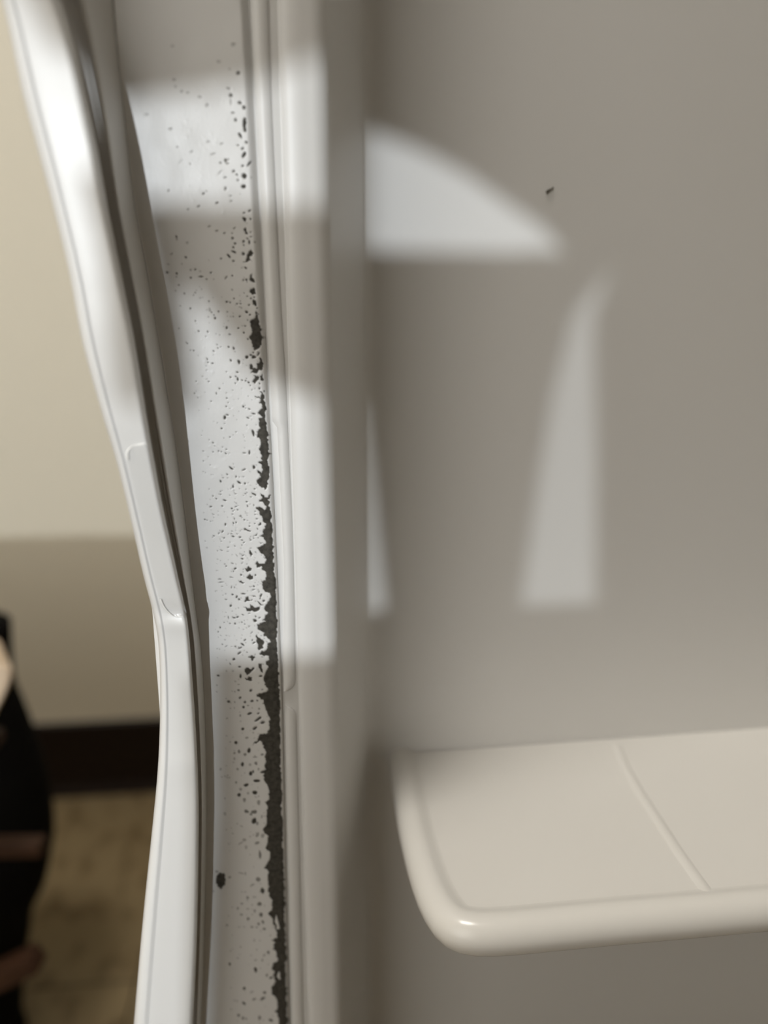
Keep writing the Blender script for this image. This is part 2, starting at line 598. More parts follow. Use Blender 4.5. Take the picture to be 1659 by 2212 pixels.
fill_poly(cv([(1060, 45), (1110, 60), (1130, 110), (1180, 95), (1220, 80), (1200, 140), (1165, 170), (1205, 200), (1195, 260), (1220, 290), (1215, 350), (1245, 440),
              (1230, 530), (1255, 570), (1262, 650), (1255, 700), (1250, 760), (1280, 880), (1250, 930), (1290, 960), (1265, 1000), (1265, 1080), (1290, 1120),
              (1280, 1200), (1300, 1250), (1275, 1300), (1300, 1440), (1310, 1600), (1310, 1800), (1325, 1950), (1335, 2230), (1080, 2230), (1170, 2070), (1100, 2010),
              (1170, 1930), (1190, 1870), (1210, 1810), (1200, 1760), (1130, 1740), (1085, 1680), (1095, 1640), (1060, 1560), (1130, 1520), (1130, 1480), (1155, 1460),
              (1140, 1400), (1080, 1340), (1075, 1305), (990, 1310), (960, 1240), (1000, 1190), (1020, 1240), (1060, 1260), (1110, 1240), (1145, 1170), (1100, 1090),
              (1030, 1050), (1015, 1000), (980, 965), (1060, 940), (1100, 930), (1155, 890), (1130, 830), (1100, 810), (1050, 795), (1060, 770), (1110, 740), (1100, 690),
              (1115, 640), (1105, 610), (1135, 570), (1100, 540), (1105, 510), (1080, 460), (1030, 410), (1035, 350), (960, 295), (990, 265), (1080, 290), (1110, 320),
              (1140, 320), (1160, 285), (1120, 230), (1085, 190), (1030, 180), (1055, 150), (1080, 110), (1060, 80)], *ZA))
fill_poly(cv([(745, 200), (690, 220), (700, 270), (755, 290), (755, 330), (800, 350), (805, 380), (770, 460), (735, 480), (705, 490), (720, 510), (800, 520), (795, 545),
              (770, 570), (790, 630), (765, 680), (750, 740), (765, 790), (790, 830), (785, 870), (690, 875), (690, 905), (745, 935), (740, 970), (770, 1010), (785, 1070),
              (815, 1115), (790, 1140), (800, 1200), (790, 1250), (740, 1275), (710, 1265), (690, 1330), (640, 1370), (690, 1352), (720, 1325), (745, 1370), (770, 1420),
              (755, 1480), (765, 1500), (760, 1570), (770, 1600), (715, 1625), (755, 1640), (750, 1690), (780, 1750), (805, 1830), (795, 1890), (765, 1920), (795, 1950),
              (795, 1990), (765, 2040), (785, 2110), (750, 2170), (770, 2230), (927, 2230), (914, 1500), (904, 1000), (894, 700), (879, 300), (872, 150)], 400, 1300, 4.423))
fill_poly(cv([(860, -20), (830, 60), (850, 140), (805, 205), (860, 240), (860, 300), (835, 390), (880, 440), (885, 480), (865, 540), (825, 605), (870, 630), (870, 660),
              (855, 700), (865, 830), (865, 890), (890, 920), (900, 1000), (890, 1050), (860, 1070), (900, 1120), (925, 1230), (945, 1260), (945, 1330), (895, 1340),
              (920, 1370), (910, 1420), (935, 1480), (960, 1540), (950, 1570), (905, 1590), (900, 1650), (930, 1670), (910, 1700), (930, 1750), (925, 1800), (900, 1830),
              (895, 1900), (940, 1920), (955, 2000), (945, 2060), (930, 2080), (960, 2110), (970, 2170), (955, 2250), (945, 2400), (960, 2600), (940, 2850), (1075, 2850),
              (1056, 2250), (1047, 1750), (1032, 1100), (1021, 700), (999, -20)], *ZG))
# islands of paint left inside the bare strip
fill_poly(cv([(945, 1075), (933, 1150), (948, 1240), (970, 1225), (962, 1130)], *ZG), 0)
fill_poly(cv([(965, 1660), (948, 1700), (960, 1748), (987, 1742), (982, 1690)], *ZG), 0)
chip(586, 1639, 3, 3, 0, 0.0)
# traced chips: polygons
fill_poly(cv([(1020, 570), (1060, 640), (1150, 670), (1190, 700), (1150, 790), (1100, 870), (1060, 860), (1060, 760), (1030, 690), (1010, 600)], *ZD))
fill_poly(cv([(820, 1200), (880, 1180), (940, 1190), (985, 1150), (1000, 1190), (960, 1230), (920, 1270), (870, 1310), (830, 1250)], *ZD))
fill_poly(cv([(860, 985), (920, 960), (980, 980), (985, 1050), (950, 1065), (930, 1010)], *ZD))
fill_poly(cv([(1070, 1100), (1140, 1110), (1130, 1180), (1145, 1270), (1110, 1260), (1085, 1170)], *ZD))
fill_poly(cv([(800, 1380), (870, 1370), (910, 1330), (965, 1350), (950, 1415), (890, 1410), (830, 1400)], *ZD))
fill_poly(cv([(760, 1980), (790, 1960), (810, 2000), (860, 2010), (880, 1920), (900, 1960), (960, 2000), (1055, 1975), (1010, 2050), (950, 2080), (880, 2060), (810, 2045)], *ZA))
fill_poly(cv([(770, 1340), (820, 1340), (850, 1290), (910, 1340), (870, 1375), (810, 1385)], *ZA))
fill_poly(cv([(815, 1460), (855, 1405), (880, 1445), (930, 1460), (900, 1520), (830, 1500)], *ZA))
fill_poly(cv([(775, 1845), (830, 1800), (860, 1850), (920, 1855), (860, 1885), (780, 1880)], *ZA))
fill_poly(cv([(690, 1560), (735, 1510), (745, 1555), (780, 1575), (700, 1580)], *ZA))
fill_poly(cv([(905, 30), (940, 70), (990, 80), (950, 100), (910, 70)], *ZA))
fill_poly(cv([(860, 1030), (885, 1030), (910, 1075), (880, 1120), (870, 1070)], *ZA))
fill_poly(cv([(765, 670), (800, 655), (880, 690), (875, 715), (820, 690), (780, 695)], *ZA))
fill_poly(cv([(1010, 575), (1040, 545), (1080, 565), (1040, 590)], *ZA))
fill_poly(cv([(905, 795), (990, 720), (970, 780), (930, 780)], *ZA))
fill_poly(cv([(1035, 850), (1050, 880), (1105, 895), (1050, 905)], *ZA))
fill_poly(cv([(1020, 1850), (1030, 1790), (1085, 1750), (1070, 1810), (1040, 1850)], *ZA))
fill_poly(cv([(985, 1885), (1040, 1910), (1100, 1940), (1050, 1955), (1020, 1925)], *ZA))
fill_poly(cv([(870, 1770), (930, 1800), (990, 1815), (930, 1830), (890, 1795)], *ZA))
fill_poly(cv([(1250, 965), (1300, 1010), (1280, 1060), (1245, 1080), (1240, 1120), (1265, 1135), (1200, 1155), (1125, 1135), (1190, 1115), (1200, 1060), (1220, 1000)], *ZB))
fill_poly(cv([(1270, 1305), (1275, 1370), (1330, 1440), (1275, 1465), (1230, 1400), (1240, 1350)], *ZB))
fill_poly(cv([(1295, 1525), (1320, 1560), (1325, 1640), (1270, 1645), (1230, 1590)], *ZB))
fill_poly(cv([(1295, 1720), (1355, 1740), (1345, 1800), (1310, 1810), (1290, 1770)], *ZB))
fill_poly(cv([(1130, 470), (1190, 490), (1180, 545), (1130, 530)], *ZB))
fill_poly(cv([(1140, 655), (1195, 645), (1200, 690), (1230, 740), (1200, 745), (1170, 690)], *ZB))
fill_poly(cv([(320, 690), (355, 650), (400, 650), (410, 700), (405, 780), (370, 812), (335, 780), (318, 720)], *ZG))
fill_poly(cv([(1345, 1030), (1380, 1060), (1370, 1220), (1345, 1215), (1325, 1120)], *ZC_))
# traced chips: ellipses in zoom units (x, y, rx, ry, degrees[, strength])
EL = [(ZA, [(300, 135, 14, 11, 20), (445, 165, 24, 9, 18), (200, 275, 22, 8, -25), (395, 265, 15, 10, 0), (560, 298, 16, 14, 0), (628, 275, 22, 8, -15), (655, 322, 14, 11, 0),
            (815, 185, 17, 10, 0), (825, 262, 10, 18, 0), (935, 245, 8, 16, 10), (885, 112, 17, 9, 0), (795, 47, 14, 9, 0), (625, 55, 17, 7, 0), (985, 480, 22, 9, 0), (100, 492, 16, 11, 0),
            (715, 435, 9, 18, -25), (775, 500, 15, 11, 0), (605, 480, 7, 20, -30), (632, 537, 11, 20, 15), (585, 550, 10, 20, -15), (450, 575, 15, 26, 10), (400, 698, 11, 32, 35),
            (345, 722, 17, 7, -20), (558, 745, 20, 9, 10), (585, 780, 27, 9, 10), (700, 797, 18, 14, 0), (735, 843, 18, 9, 0), (765, 885, 18, 11, -30), (735, 930, 10, 12, 0), (878, 845, 18, 10, 0),
            (998, 648, 9, 22, -40), (860, 605, 14, 11, 0), (945, 555, 12, 10, 0), (250, 775, 17, 9, 0), (430, 803, 11, 14, 0), (385, 862, 12, 9, 0), (495, 965, 20, 9, -10), (385, 1018, 22, 8, 25),
            (490, 1038, 22, 8, 0, .6), (640, 1110, 28, 8, 45, .6), (755, 1100, 24, 9, -20), (735, 1160, 24, 12, 0), (570, 1242, 25, 9, 30, .8), (615, 1330, 22, 14, -20), (590, 1375, 9, 17, 20),
            (462, 1290, 15, 13, 0, .8), (715, 1437, 17, 13, 0), (555, 1475, 28, 8, 12), (965, 1442, 16, 13, 0), (350, 1507, 28, 8, 0), (380, 1560, 48, 9, -8), (395, 1632, 18, 9, 0, .7),
            (555, 1650, 9, 22, 0), (605, 1650, 10, 14, 0, .8), (935, 1632, 18, 16, 0), (930, 1690, 26, 8, 0), (872, 1643, 20, 8, 20, .6), (755, 1757, 42, 11, 0), (1022, 1725, 10, 15, 0, .8),
            (575, 1775, 18, 14, 0), (648, 1810, 15, 26, 20), (690, 1855, 18, 18, 0), (1105, 1878, 24, 18, 0), (545, 1960, 15, 24, 25), (465, 1855, 22, 11, 0, .8), (505, 2165, 9, 27, -15),
            (605, 2170, 22, 11, 0), (650, 2155, 20, 10, -20), (745, 2120, 22, 9, 30), (860, 2095, 22, 9, -10), (1030, 2170, 20, 10, -15), (945, 2200, 25, 15, 0), (960, 350, 12, 8, 0), (955, 410, 14, 8, 0),
            (570, 405, 14, 9, 0, .7), (248, 407, 13, 8, 0, .8), (255, 462, 12, 7, 0, .6), (580, 348, 13, 9, 0), (630, 208, 14, 8, 0), (245, 93, 12, 9, 0), (375, 65, 13, 8, 0), (370, 15, 12, 9, 0), (965, 1048, 12, 10, 0, .8),
            (885, 985, 18, 8, -30, .6), (820, 1250, 14, 9, 0, .6), (730, 1240, 14, 11, 0, .6), (310, 1370, 20, 9, 0, .5), (110, 865, 12, 9, 0, .7), (135, 975, 20, 8, 10, .7), (320, 1025, 12, 12, 0, .6), (1010, 808, 14, 9, 0)]),
      (ZB, [(755, 262, 27, 11, -22), (480, 313, 23, 10, -25), (322, 362, 20, 9, -30, .7), (970, 235, 22, 10, -15, .8), (550, 125, 18, 11, -30), (592, 92, 12, 8, -30, .6), (955, 153, 20, 8, -20, .6),
            (880, 65, 14, 14, 0, .7), (1145, 20, 32, 22, 0), (1240, 383, 27, 15, -35), (1160, 413, 17, 12, -20), (1250, 508, 14, 17, 0), (1200, 568, 10, 9, 0, .7), (640, 618, 22, 9, -20, .8), (752, 686, 24, 11, -12),
            (865, 715, 18, 12, -25), (1015, 645, 18, 9, -30), (983, 722, 12, 9, 0), (985, 795, 16, 18, 0), (1027, 872, 22, 17, 0), (1000, 932, 17, 15, 0), (1003, 998, 44, 15, 25), (932, 1060, 40, 15, 45),
            (1145, 1030, 25, 22, 20), (1150, 843, 18, 16, -30), (1155, 898, 12, 14, 0), (1232, 850, 14, 34, 0), (1210, 797, 15, 12, 0), (1265, 772, 16, 7, -15), (1255, 700, 14, 10, -20, .8), (1318, 850, 12, 17, 0, .7),
            (145, 765, 12, 22, -20), (155, 808, 10, 16, 0, .7), (310, 857, 16, 11, 0, .6), (290, 1078, 15, 13, 0), (75, 1020, 18, 10, -25, .7), (812, 1100, 16, 11, -25), (995, 1130, 19, 13, 0), (1185, 1240, 13, 22, -35),
            (430, 1260, 22, 13, -25), (360, 1267, 14, 11, -20, .8), (662, 1308, 19, 11, -20), (983, 1355, 14, 14, 0), (890, 1385, 9, 28, 40), (360, 1385, 15, 11, -20), (515, 1370, 38, 9, 0), (600, 1402, 12, 9, 0),
            (1145, 1418, 12, 15, 15), (1190, 1412, 16, 14, 0), (1200, 1442, 9, 9, 0), (152, 1318, 14, 15, 0), (145, 1367, 9, 12, 0, .8), (15, 1300, 16, 16, 0), (190, 1492, 11, 10, 0), (975, 1560, 11, 9, 0), (1155, 1612, 9, 9, 0),
            (432, 1605, 12, 9, -20, .8), (272, 1615, 10, 12, 0), (135, 1575, 10, 12, 0, .6), (1210, 1655, 12, 10, 0), (1007, 1695, 10, 13, 0), (897, 1747, 16, 12, 0), (945, 1753, 17, 10, 0), (1050, 1775, 14, 9, 0), (1103, 1775, 15, 9, 0),
            (1260, 1695, 14, 14, 0), (1235, 1790, 22, 12, -30), (1310, 1680, 11, 12, 0), (1100, 1735, 11, 7, 0), (630, 1730, 10, 10, 0), (360, 1838, 12, 12, 0), (205, 1805, 10, 8, 0, .7), (650, 1850, 6, 22, -30, .7), (675, 1895, 11, 11, 0),
            (777, 1890, 11, 11, 0), (907, 1892, 11, 11, 0), (713, 1935, 9, 10, 0), (723, 1985, 15, 14, 0), (1195, 1895, 22, 17, 0), (1245, 1938, 16, 12, 0), (995, 1965, 10, 9, 0), (1092, 1965, 14, 14, 0), (1118, 1832, 8, 8, 0), (1350, 1835, 12, 16, 20),
            (432, 2027, 9, 9, 0), (1210, 2015, 9, 13, 0), (900, 2130, 14, 22, 0), (1175, 2107, 16, 9, -15), (1075, 2138, 16, 11, -15), (480, 2180, 12, 12, 0), (617, 2192, 10, 14, 0), (1155, 2205, 14, 14, 0)]),
      (ZC_, [(430, 115, 26, 22, 0, .28), (1020, 315, 28, 20, 0, .3), (1165, 410, 20, 18, 0, .25), (450, 545, 26, 20, 0, .35), (470, 630, 20, 18, 0, .3), (550, 690, 22, 18, 0, .35), (632, 708, 24, 15, 0, .35),
             (785, 762, 26, 15, 0, .4), (877, 870, 26, 17, -20, .4), (100, 985, 24, 18, 0, .35), (410, 1175, 24, 14, -20, .5), (1275, 462, 30, 27, 0, .8), (1210, 100, 32, 26, 0, .4), (1150, 655, 26, 12, 0, .6),
             (1180, 748, 24, 24, 0, .9), (1180, 830, 12, 40, 0, .4), (1290, 845, 27, 20, 0, .9), (1350, 900, 22, 26, 0, .9), (1205, 972, 26, 14, 0, .7), (1245, 1065, 20, 22, 0, .8), (1300, 1260, 18, 40, -25, .95), (1375, 1350, 20, 20, 0, .9),
             (1270, 1380, 20, 10, -15, .8), (1330, 1425, 24, 13, -25, .9), (1345, 1510, 22, 46, 25), (1110, 1580, 16, 26, 0, .9), (1135, 1615, 22, 9, 0, .8), (1140, 1570, 24, 8, -25, .8), (1045, 1612, 17, 12, 0, .8), (1330, 1650, 20, 12, -15, .9),
             (1410, 1620, 14, 46, 35, .95), (1350, 1780, 30, 38, -20), (1340, 1912, 30, 26, 0), (1215, 1720, 20, 14, -30, .9), (1255, 1760, 17, 14, 0, .7), (1272, 1830, 16, 14, 0, .7), (1110, 1797, 20, 10, -20, .8), (950, 1495, 36, 8, -20, .6),
             (890, 1340, 24, 8, -25, .5), (1065, 1362, 24, 8, -22, .6), (680, 1462, 24, 8, -25, .5), (495, 1403, 20, 8, -25, .5), (1040, 1730, 46, 6, -42, .5), (1110, 1940, 15, 26, 0, .7), (830, 2003, 18, 10, -25, .7), (870, 1975, 12, 7, -20, .5),
             (660, 1620, 15, 12, 0, .4), (540, 1590, 36, 5, -42, .3), (385, 1965, 16, 9, -20, .5), (1180, 2030, 18, 8, -25, .6), (1300, 2010, 8, 8, 0, .3), (1440, 1800, 8, 20, 0, .5)]),
      (ZD, [(1005, 340, 32, 22, 0), (1085, 285, 22, 11, -30), (1018, 262, 10, 14, 0), (645, 388, 18, 16, 0), (770, 365, 16, 12, 0), (825, 397, 14, 10, 0), (560, 390, 14, 10, 0), (900, 440, 22, 9, -40, .6), (795, 502, 18, 8, 25, .7), (940, 555, 12, 32, 35, .7),
            (820, 675, 26, 13, -45), (780, 765, 44, 15, 38), (735, 825, 42, 12, -25), (720, 915, 38, 16, -30), (985, 735, 34, 15, -30), (955, 690, 11, 20, 20), (375, 465, 14, 18, 0), (345, 535, 11, 15, 20), (415, 765, 18, 9, 40), (485, 795, 26, 10, -30, .7),
            (470, 685, 16, 10, 0, .5), (650, 800, 17, 11, -20), (620, 1030, 28, 20, -30), (560, 1110, 9, 22, -35), (725, 1165, 20, 16, 0), (340, 1320, 22, 18, 0), (742, 1330, 18, 34, 0), (1105, 1330, 32, 18, -15), (610, 1240, 22, 12, -20, .4), (490, 1245, 12, 18, 0, .5),
            (710, 1480, 24, 8, 0, .7), (710, 1578, 22, 18, 0, .9), (930, 1590, 26, 24, 0, .95), (640, 1605, 14, 12, 0, .5), (590, 1600, 18, 9, 25, .4), (735, 1720, 24, 22, 0, .9), (530, 1790, 26, 24, 0, .95), (825, 1798, 22, 24, 0, .9), (950, 1780, 32, 22, -15), (1045, 1770, 18, 14, 0, .9),
            (800, 1890, 24, 24, 0, .95), (885, 1865, 18, 10, 10, .8), (640, 1795, 14, 14, 0, .6), (635, 1900, 14, 12, 0, .5), (560, 1905, 14, 9, 20, .5), (905, 2005, 44, 20, -15), (1055, 2000, 24, 16, -20, .9), (735, 2040, 14, 22, 0, .7), (1075, 1920, 17, 20, 0, .7), (955, 1900, 10, 10, 0, .6),
            (1090, 2090, 40, 22, -30), (1020, 2135, 32, 14, -20), (1150, 2150, 34, 14, 0, .9), (500, 2090, 22, 10, -20, .6), (1140, 1575, 18, 12, 0, .8), (1130, 992, 14, 8, 0, .8), (860, 905, 14, 11, 0, .8), (1000, 940, 14, 20, 30, .4), (315, 1612, 14, 9, 0, .5), (318, 1497, 9, 14, 0, .6), (690, 272, 20, 11, -20), (630, 290, 20, 12, 0)]),
      ((400, 1300, 4.423), [(700, 1120, 36, 13, -35), (740, 1155, 18, 10, 0), (665, 1210, 24, 12, -30), (550, 1215, 16, 12, 0), (590, 1300, 16, 9, 0, .6), (485, 1345, 16, 18, 0), (430, 1340, 10, 8, 0, .4),
            (610, 1420, 16, 26, 20), (575, 1460, 14, 14, 0, .7), (515, 1430, 14, 16, 0, .7), (470, 1445, 12, 10, 0, .6), (735, 1460, 14, 12, 0, .7), (665, 1485, 22, 6, 0, .6), (550, 1555, 13, 22, 0), (675, 1545, 12, 18, -30, .7),
            (625, 1640, 16, 22, 0), (650, 1625, 9, 16, 0), (500, 1600, 12, 12, 0, .6), (685, 1710, 32, 14, 0), (585, 1750, 24, 14, -20), (485, 1725, 12, 10, 0, .6), (515, 1845, 18, 18, 0), (665, 1825, 24, 18, 20), (600, 1830, 12, 10, 0, .5),
            (565, 1895, 14, 22, 0, .6), (580, 2000, 16, 18, 0, .7), (665, 2010, 22, 20, 0, .8), (630, 2030, 12, 12, 0, .7), (660, 2095, 20, 28, 30), (340, 1600, 12, 14, 0, .4), (380, 1665, 10, 8, 0, .4), (350, 1672, 8, 6, 0, .4),
            (705, 1920, 16, 24, 0, .6), (380, 2025, 12, 16, 0, .4), (530, 1790, 14, 12, 0, .5), (620, 1560, 12, 12, 0, .5), (470, 1500, 12, 14, 0, .4), (700, 1600, 10, 14, 0, .5)]),
      (ZE, [(590, 760, 15, 16, 0), (512, 805, 12, 24, -12), (435, 790, 7, 13, 0), (465, 677, 8, 16, -15), (416, 660, 10, 8, 20), (655, 757, 22, 16, 0), (628, 738, 11, 9, 0), (700, 730, 9, 20, 30), (652, 715, 9, 9, 0), (500, 902, 11, 7, 25), (503, 967, 9, 20, -10), (433, 950, 9, 8, 0),
            (262, 820, 11, 6, 0), (218, 812, 7, 6, 0), (210, 778, 5, 12, -20), (605, 1000, 12, 7, 20), (578, 983, 9, 6, 0), (547, 978, 8, 8, 0), (482, 1010, 6, 9, 20), (482, 940, 7, 6, 0), (588, 962, 6, 6, 0), (712, 1058, 9, 12, 0), (708, 1012, 7, 9, 0), (755, 1085, 7, 12, 0),
            (325, 1060, 9, 6, 40), (300, 1105, 5, 12, -15), (397, 1152, 9, 6, 0), (615, 1255, 14, 6, 30), (655, 1300, 20, 7, 15), (600, 1340, 14, 7, 30), (377, 1335, 13, 18, 0), (402, 1310, 17, 6, 0), (347, 1440, 9, 8, 0), (650, 1485, 11, 32, -15), (393, 1230, 8, 6, 0), (555, 1230, 9, 9, 0), (578, 1247, 7, 5, 0),
            (617, 1670, 9, 20, 0), (567, 1675, 16, 5, 10), (440, 1820, 26, 9, 35), (658, 1812, 14, 20, -10), (387, 1680, 13, 6, 20), (397, 1640, 8, 5, -20), (405, 1878, 11, 5, 40), (515, 1955, 24, 8, 30), (572, 1967, 9, 9, 0), (458, 1995, 9, 14, 0), (340, 1945, 6, 14, -20), (560, 1832, 22, 6, -20), (486, 1900, 6, 12, 20),
            (320, 1657, 6, 6, 0), (266, 1578, 9, 5, 0), (430, 1523, 7, 5, 0), (485, 1475, 7, 5, 0), (268, 1663, 6, 5, 0), (660, 2070, 24, 8, 30), (300, 2112, 10, 7, 30), (375, 2125, 14, 6, 15), (665, 2020, 9, 6, 0), (578, 2062, 9, 5, 0), (245, 2190, 14, 6, -20), (355, 2182, 10, 6, 0), (585, 2140, 9, 6, 0), (600, 585, 9, 8, 0), (560, 525, 6, 8, 20), (512, 485, 8, 6, 0),
            (400, 480, 9, 12, 0), (427, 540, 11, 5, 10), (130, 510, 7, 7, 0), (218, 518, 6, 6, 0), (572, 463, 9, 5, 0), (53, 292, 8, 7, 0), (83, 695, 6, 5, 0), (108, 990, 6, 5, 0), (88, 1105, 6, 5, 0), (20, 625, 6, 6, 0), (250, 1180, 7, 5, 0), (312, 675, 9, 5, 40), (270, 702, 8, 5, 0), (225, 995, 6, 6, 0), (622, 1030, 8, 5, 20)]),
      (ZG, [(715, 108, 18, 32, 35), (745, 135, 14, 20, 0, .6), (640, 15, 24, 14, 20, .8), (700, 20, 18, 18, 0, .7), (790, 65, 10, 18, 0, .5), (750, 255, 16, 28, 30, .55), (805, 262, 18, 22, 0, .5), (745, 342, 24, 14, -20, .7), (612, 305, 18, 14, 0, .5), (575, 340, 30, 8, -30, .4), (632, 380, 14, 20, 0, .35),
            (775, 460, 14, 44, -12, .75), (755, 720, 24, 24, 0, .65), (695, 775, 26, 9, -30, .5), (800, 835, 20, 32, -10, .95), (645, 905, 14, 14, 0, .6), (715, 900, 24, 9, 0, .35), (770, 970, 22, 20, 0, .75), (588, 965, 14, 11, 0, .55), (545, 1015, 13, 14, 0, .6), (645, 1020, 16, 11, 0, .4), (720, 1042, 12, 20, 0, .5),
            (785, 1080, 18, 22, 0, .8), (583, 1080, 14, 12, 0, .5), (652, 1125, 14, 16, 0, .7), (805, 1155, 14, 18, 0, .7), (760, 1175, 12, 14, 0, .7), (690, 1207, 14, 9, 0, .6), (738, 1210, 12, 9, 0, .6), (818, 1228, 14, 14, 0, .8), (715, 1345, 12, 14, 0, .3), (433, 1190, 14, 11, 0, .5), (460, 1590, 12, 18, 0, .95), (730, 1652, 16, 26, -10), (730, 1550, 14, 9, 0, .5),
            (860, 1475, 13, 16, 0, .8), (818, 1500, 14, 10, -30, .5), (800, 1550, 10, 16, 20, .5), (845, 1705, 12, 16, 0, .8), (890, 1735, 22, 11, -20), (613, 1840, 13, 17, 0, .95), (825, 1888, 15, 13, 0, .9), (608, 1995, 22, 13, 35), (805, 1950, 26, 11, -30, .95), (715, 1955, 20, 10, -25, .8), (690, 1880, 24, 8, -30, .5),
            (553, 2120, 15, 14, 0, .9), (598, 2150, 13, 17, 0, .8), (632, 2157, 9, 9, 0, .7), (770, 2145, 12, 24, 10, .8), (885, 2172, 24, 12, 20, .95), (580, 650, 32, 8, 10, .4), (625, 655, 9, 16, 0, .4), (460, 692, 16, 13, 0, .5), (328, 637, 16, 11, 0, .5), (160, 1200, 6, 14, 0, .6), (290, 835, 16, 12, 0, .3), (415, 40, 16, 20, 0, .35), (545, 1530, 14, 10, 0, .3)])]
for (ox, oy, s), L in EL:
    for e in L:
        chip(ox + e[0] / s, oy + e[1] / s, max(e[2] / s, 0.95), max(e[3] / s, 0.95), math.radians(e[4]), e[5] if len(e) > 5 else 1.0, 0.35)
# fine scatter of pinholes, denser towards the inner edge and towards the middle of the strip
for k in range(560):
    y = rng.uniform(560, 1430)
    f = rng.random() ** 0.75
    xl, xr = interp(T_G, y) + 14, interp(T_R, y) - 8
    dens = 0.35 + 0.65 * min(1, max(0, (y - 820) / 300))
    if rng.random() > dens:
        continue
    chip(xl + f * (xr - xl), y, rng.uniform(0.8, 1.9), rng.uniform(0.7, 1.2), rng.uniform(-0.7, 0.7), rng.uniform(0.35, 0.9), 0.3)
for k in range(150):
    y = rng.uniform(1430, 2330)
    xr = interp(T_R, y)
    chip(xr - 20 - 110 * rng.random() ** 1.3, y, rng.uniform(1.2, 2.4), rng.uniform(1.0, 1.8), rng.uniform(-0.7, 0.7), rng.uniform(0.15, 0.5), 0.3)
for k in range(420):
    y = rng.uniform(120, 2300)
    xr = interp(T_R, y)
    bump_at(xr - 18 - 130 * rng.random(), y, rng.uniform(1.6, 3.2), rng.uniform(0.2, 1.0))
# slight smoothing so the paint edge has a lip instead of stairs
for _ in range(1):
    b2 = bare.copy()
    b2[1:-1, 1:-1] = (bare[1:-1, 1:-1] * 4 + bare[:-2, 1:-1] + bare[2:, 1:-1] + bare[1:-1, :-2] + bare[1:-1, 2:]) / 8
    bare = b2


def sample(arr, x, y):
    fx = np.clip(x - X0, 0, NXp - 1.001)
    fy = np.clip(y - Y0, 0, NYp - 1.001)
    ix, iy = fx.astype(int), fy.astype(int)
    tx, ty = fx - ix, fy - iy
    return (arr[iy, ix] * (1 - tx) * (1 - ty) + arr[iy, ix + 1] * tx * (1 - ty) + arr[iy + 1, ix] * (1 - tx) * ty + arr[iy + 1, ix + 1] * tx * ty)


def skirt_w(y):
    """width (px) of the rolled inner edge of the flange"""
    return float(np.interp(y, [0, 500, 900, 1400, 2212], [17, 14, 9, 5.5, 5]))


# ---- flange mesh: dense grid carrying paint thickness and the wear attribute
ROWS = np.arange(-125, 2325, 1.6)
offs = np.concatenate([-np.arange(0, 190, 1.45)[::-1], [0.9, 1.5, 1.8]])           # columns measured back from the inner edge
xr = np.array([interp(T_R, y) for y in ROWS])
# outer part of the flange, up to the door's outer edge (runs straight down the door)
u_edge = float(door_u(door_hit(240, 0, 0.0)))
ledge = []
for y in ROWS:
    r = ray(0, y)
    a, b = door_u(door_hit(0, y, 0)), door_u(door_hit(900, y, 0))
    ledge.append((u_edge - a) / (b - a) * 900)
ledge = np.array(ledge)
t_outer = np.linspace(0, 1, 26)[:-1]
GX = np.zeros((len(ROWS), len(t_outer) + len(offs)))
inner0 = xr + offs[0]
lx = np.minimum(ledge, inner0 - 3)
GX[:, :len(t_outer)] = lx[:, None] + (inner0 - lx)[:, None] * t_outer[None, :]
GX[:, len(t_outer):] = xr[:, None] + offs[None, :]
GY = np.repeat(ROWS[:, None], GX.shape[1], 1)
bv = sample(bare, GX, GY)
bl = sample(blister, GX, GY)
# gentle roll of the sheet towards both edges + paint film height
d_in = (xr[:, None] - GX)
sheet = -0.0005 * np.clip(1 - d_in / 9.0, 0, 1) ** 2 - 0.0010 * np.clip(1 - (GX - lx[:, None]) / 14.0, 0, 1) ** 2
wob = 0.00005 * (sample(value_noise(40, 21), GX, GY) + sample(value_noise(90, 22), GX, GY))
V = sheet + wob + 0.00016 * (1 - bv) + 0.00004 * np.clip(bl, 0, 1.5) * (1 - bv)
skw = np.array([skirt_w(y) for y in ROWS])
GX[:, -3:] = xr[:, None] + skw[:, None] * np.array([0.35, 0.75, 1.0])[None, :]
V[:, -3:] = sheet[:, -4:-3] + np.array([-0.0005, -0.0017, -0.0032])[None, :]
rx_ = (GX - 829.5) / FPX
ry_ = -(GY - 1106) / FPX
RX, RY, RZ = rx_, CP + ry_ * SP, -SP + ry_ * CP
den = RX * DN[0] + RY * DN[1]
tt = ((D0[0] - 0) * DN[0] + (D0[1] - 0) * DN[1] + V) / den
co = np.stack([RX * tt, RY * tt, CAM_H + RZ * tt], -1)
ext = []
for row, zz in ((co[0], ZDT), (co[-1], ZDB)):            # plain sheet on to the door's top and bottom
    e_ = row.copy()
    e_[:, 2] = zz
    ext.append(e_[None])
co = np.concatenate([ext[0], co, ext[1]], 0).astype(np.float32)
bv = np.concatenate([bv[:1] * 0, bv, bv[-1:] * 0], 0)
nr, nc = co.shape[:2]
co = co.reshape(-1, 3)
me = bpy.data.meshes.new('steel_flange')
me.vertices.add(nr * nc)
me.vertices.foreach_set('co', co.ravel())
I = np.arange(nr * nc, dtype=np.int32).reshape(nr, nc)
quads = np.stack([I[:-1, :-1], I[1:, :-1], I[1:, 1:], I[:-1, 1:]], -1).reshape(-1, 4)
me.loops.add(quads.size)
me.loops.foreach_set('vertex_index', quads.ravel())
me.polygons.add(len(quads))
me.polygons.foreach_set('loop_start', np.arange(0, quads.size, 4, dtype=np.int32))
me.polygons.foreach_set('loop_total', np.full(len(quads), 4, np.int32))
me.update(calc_edges=True)
at = me.attributes.new('bare', 'FLOAT', 'POINT')
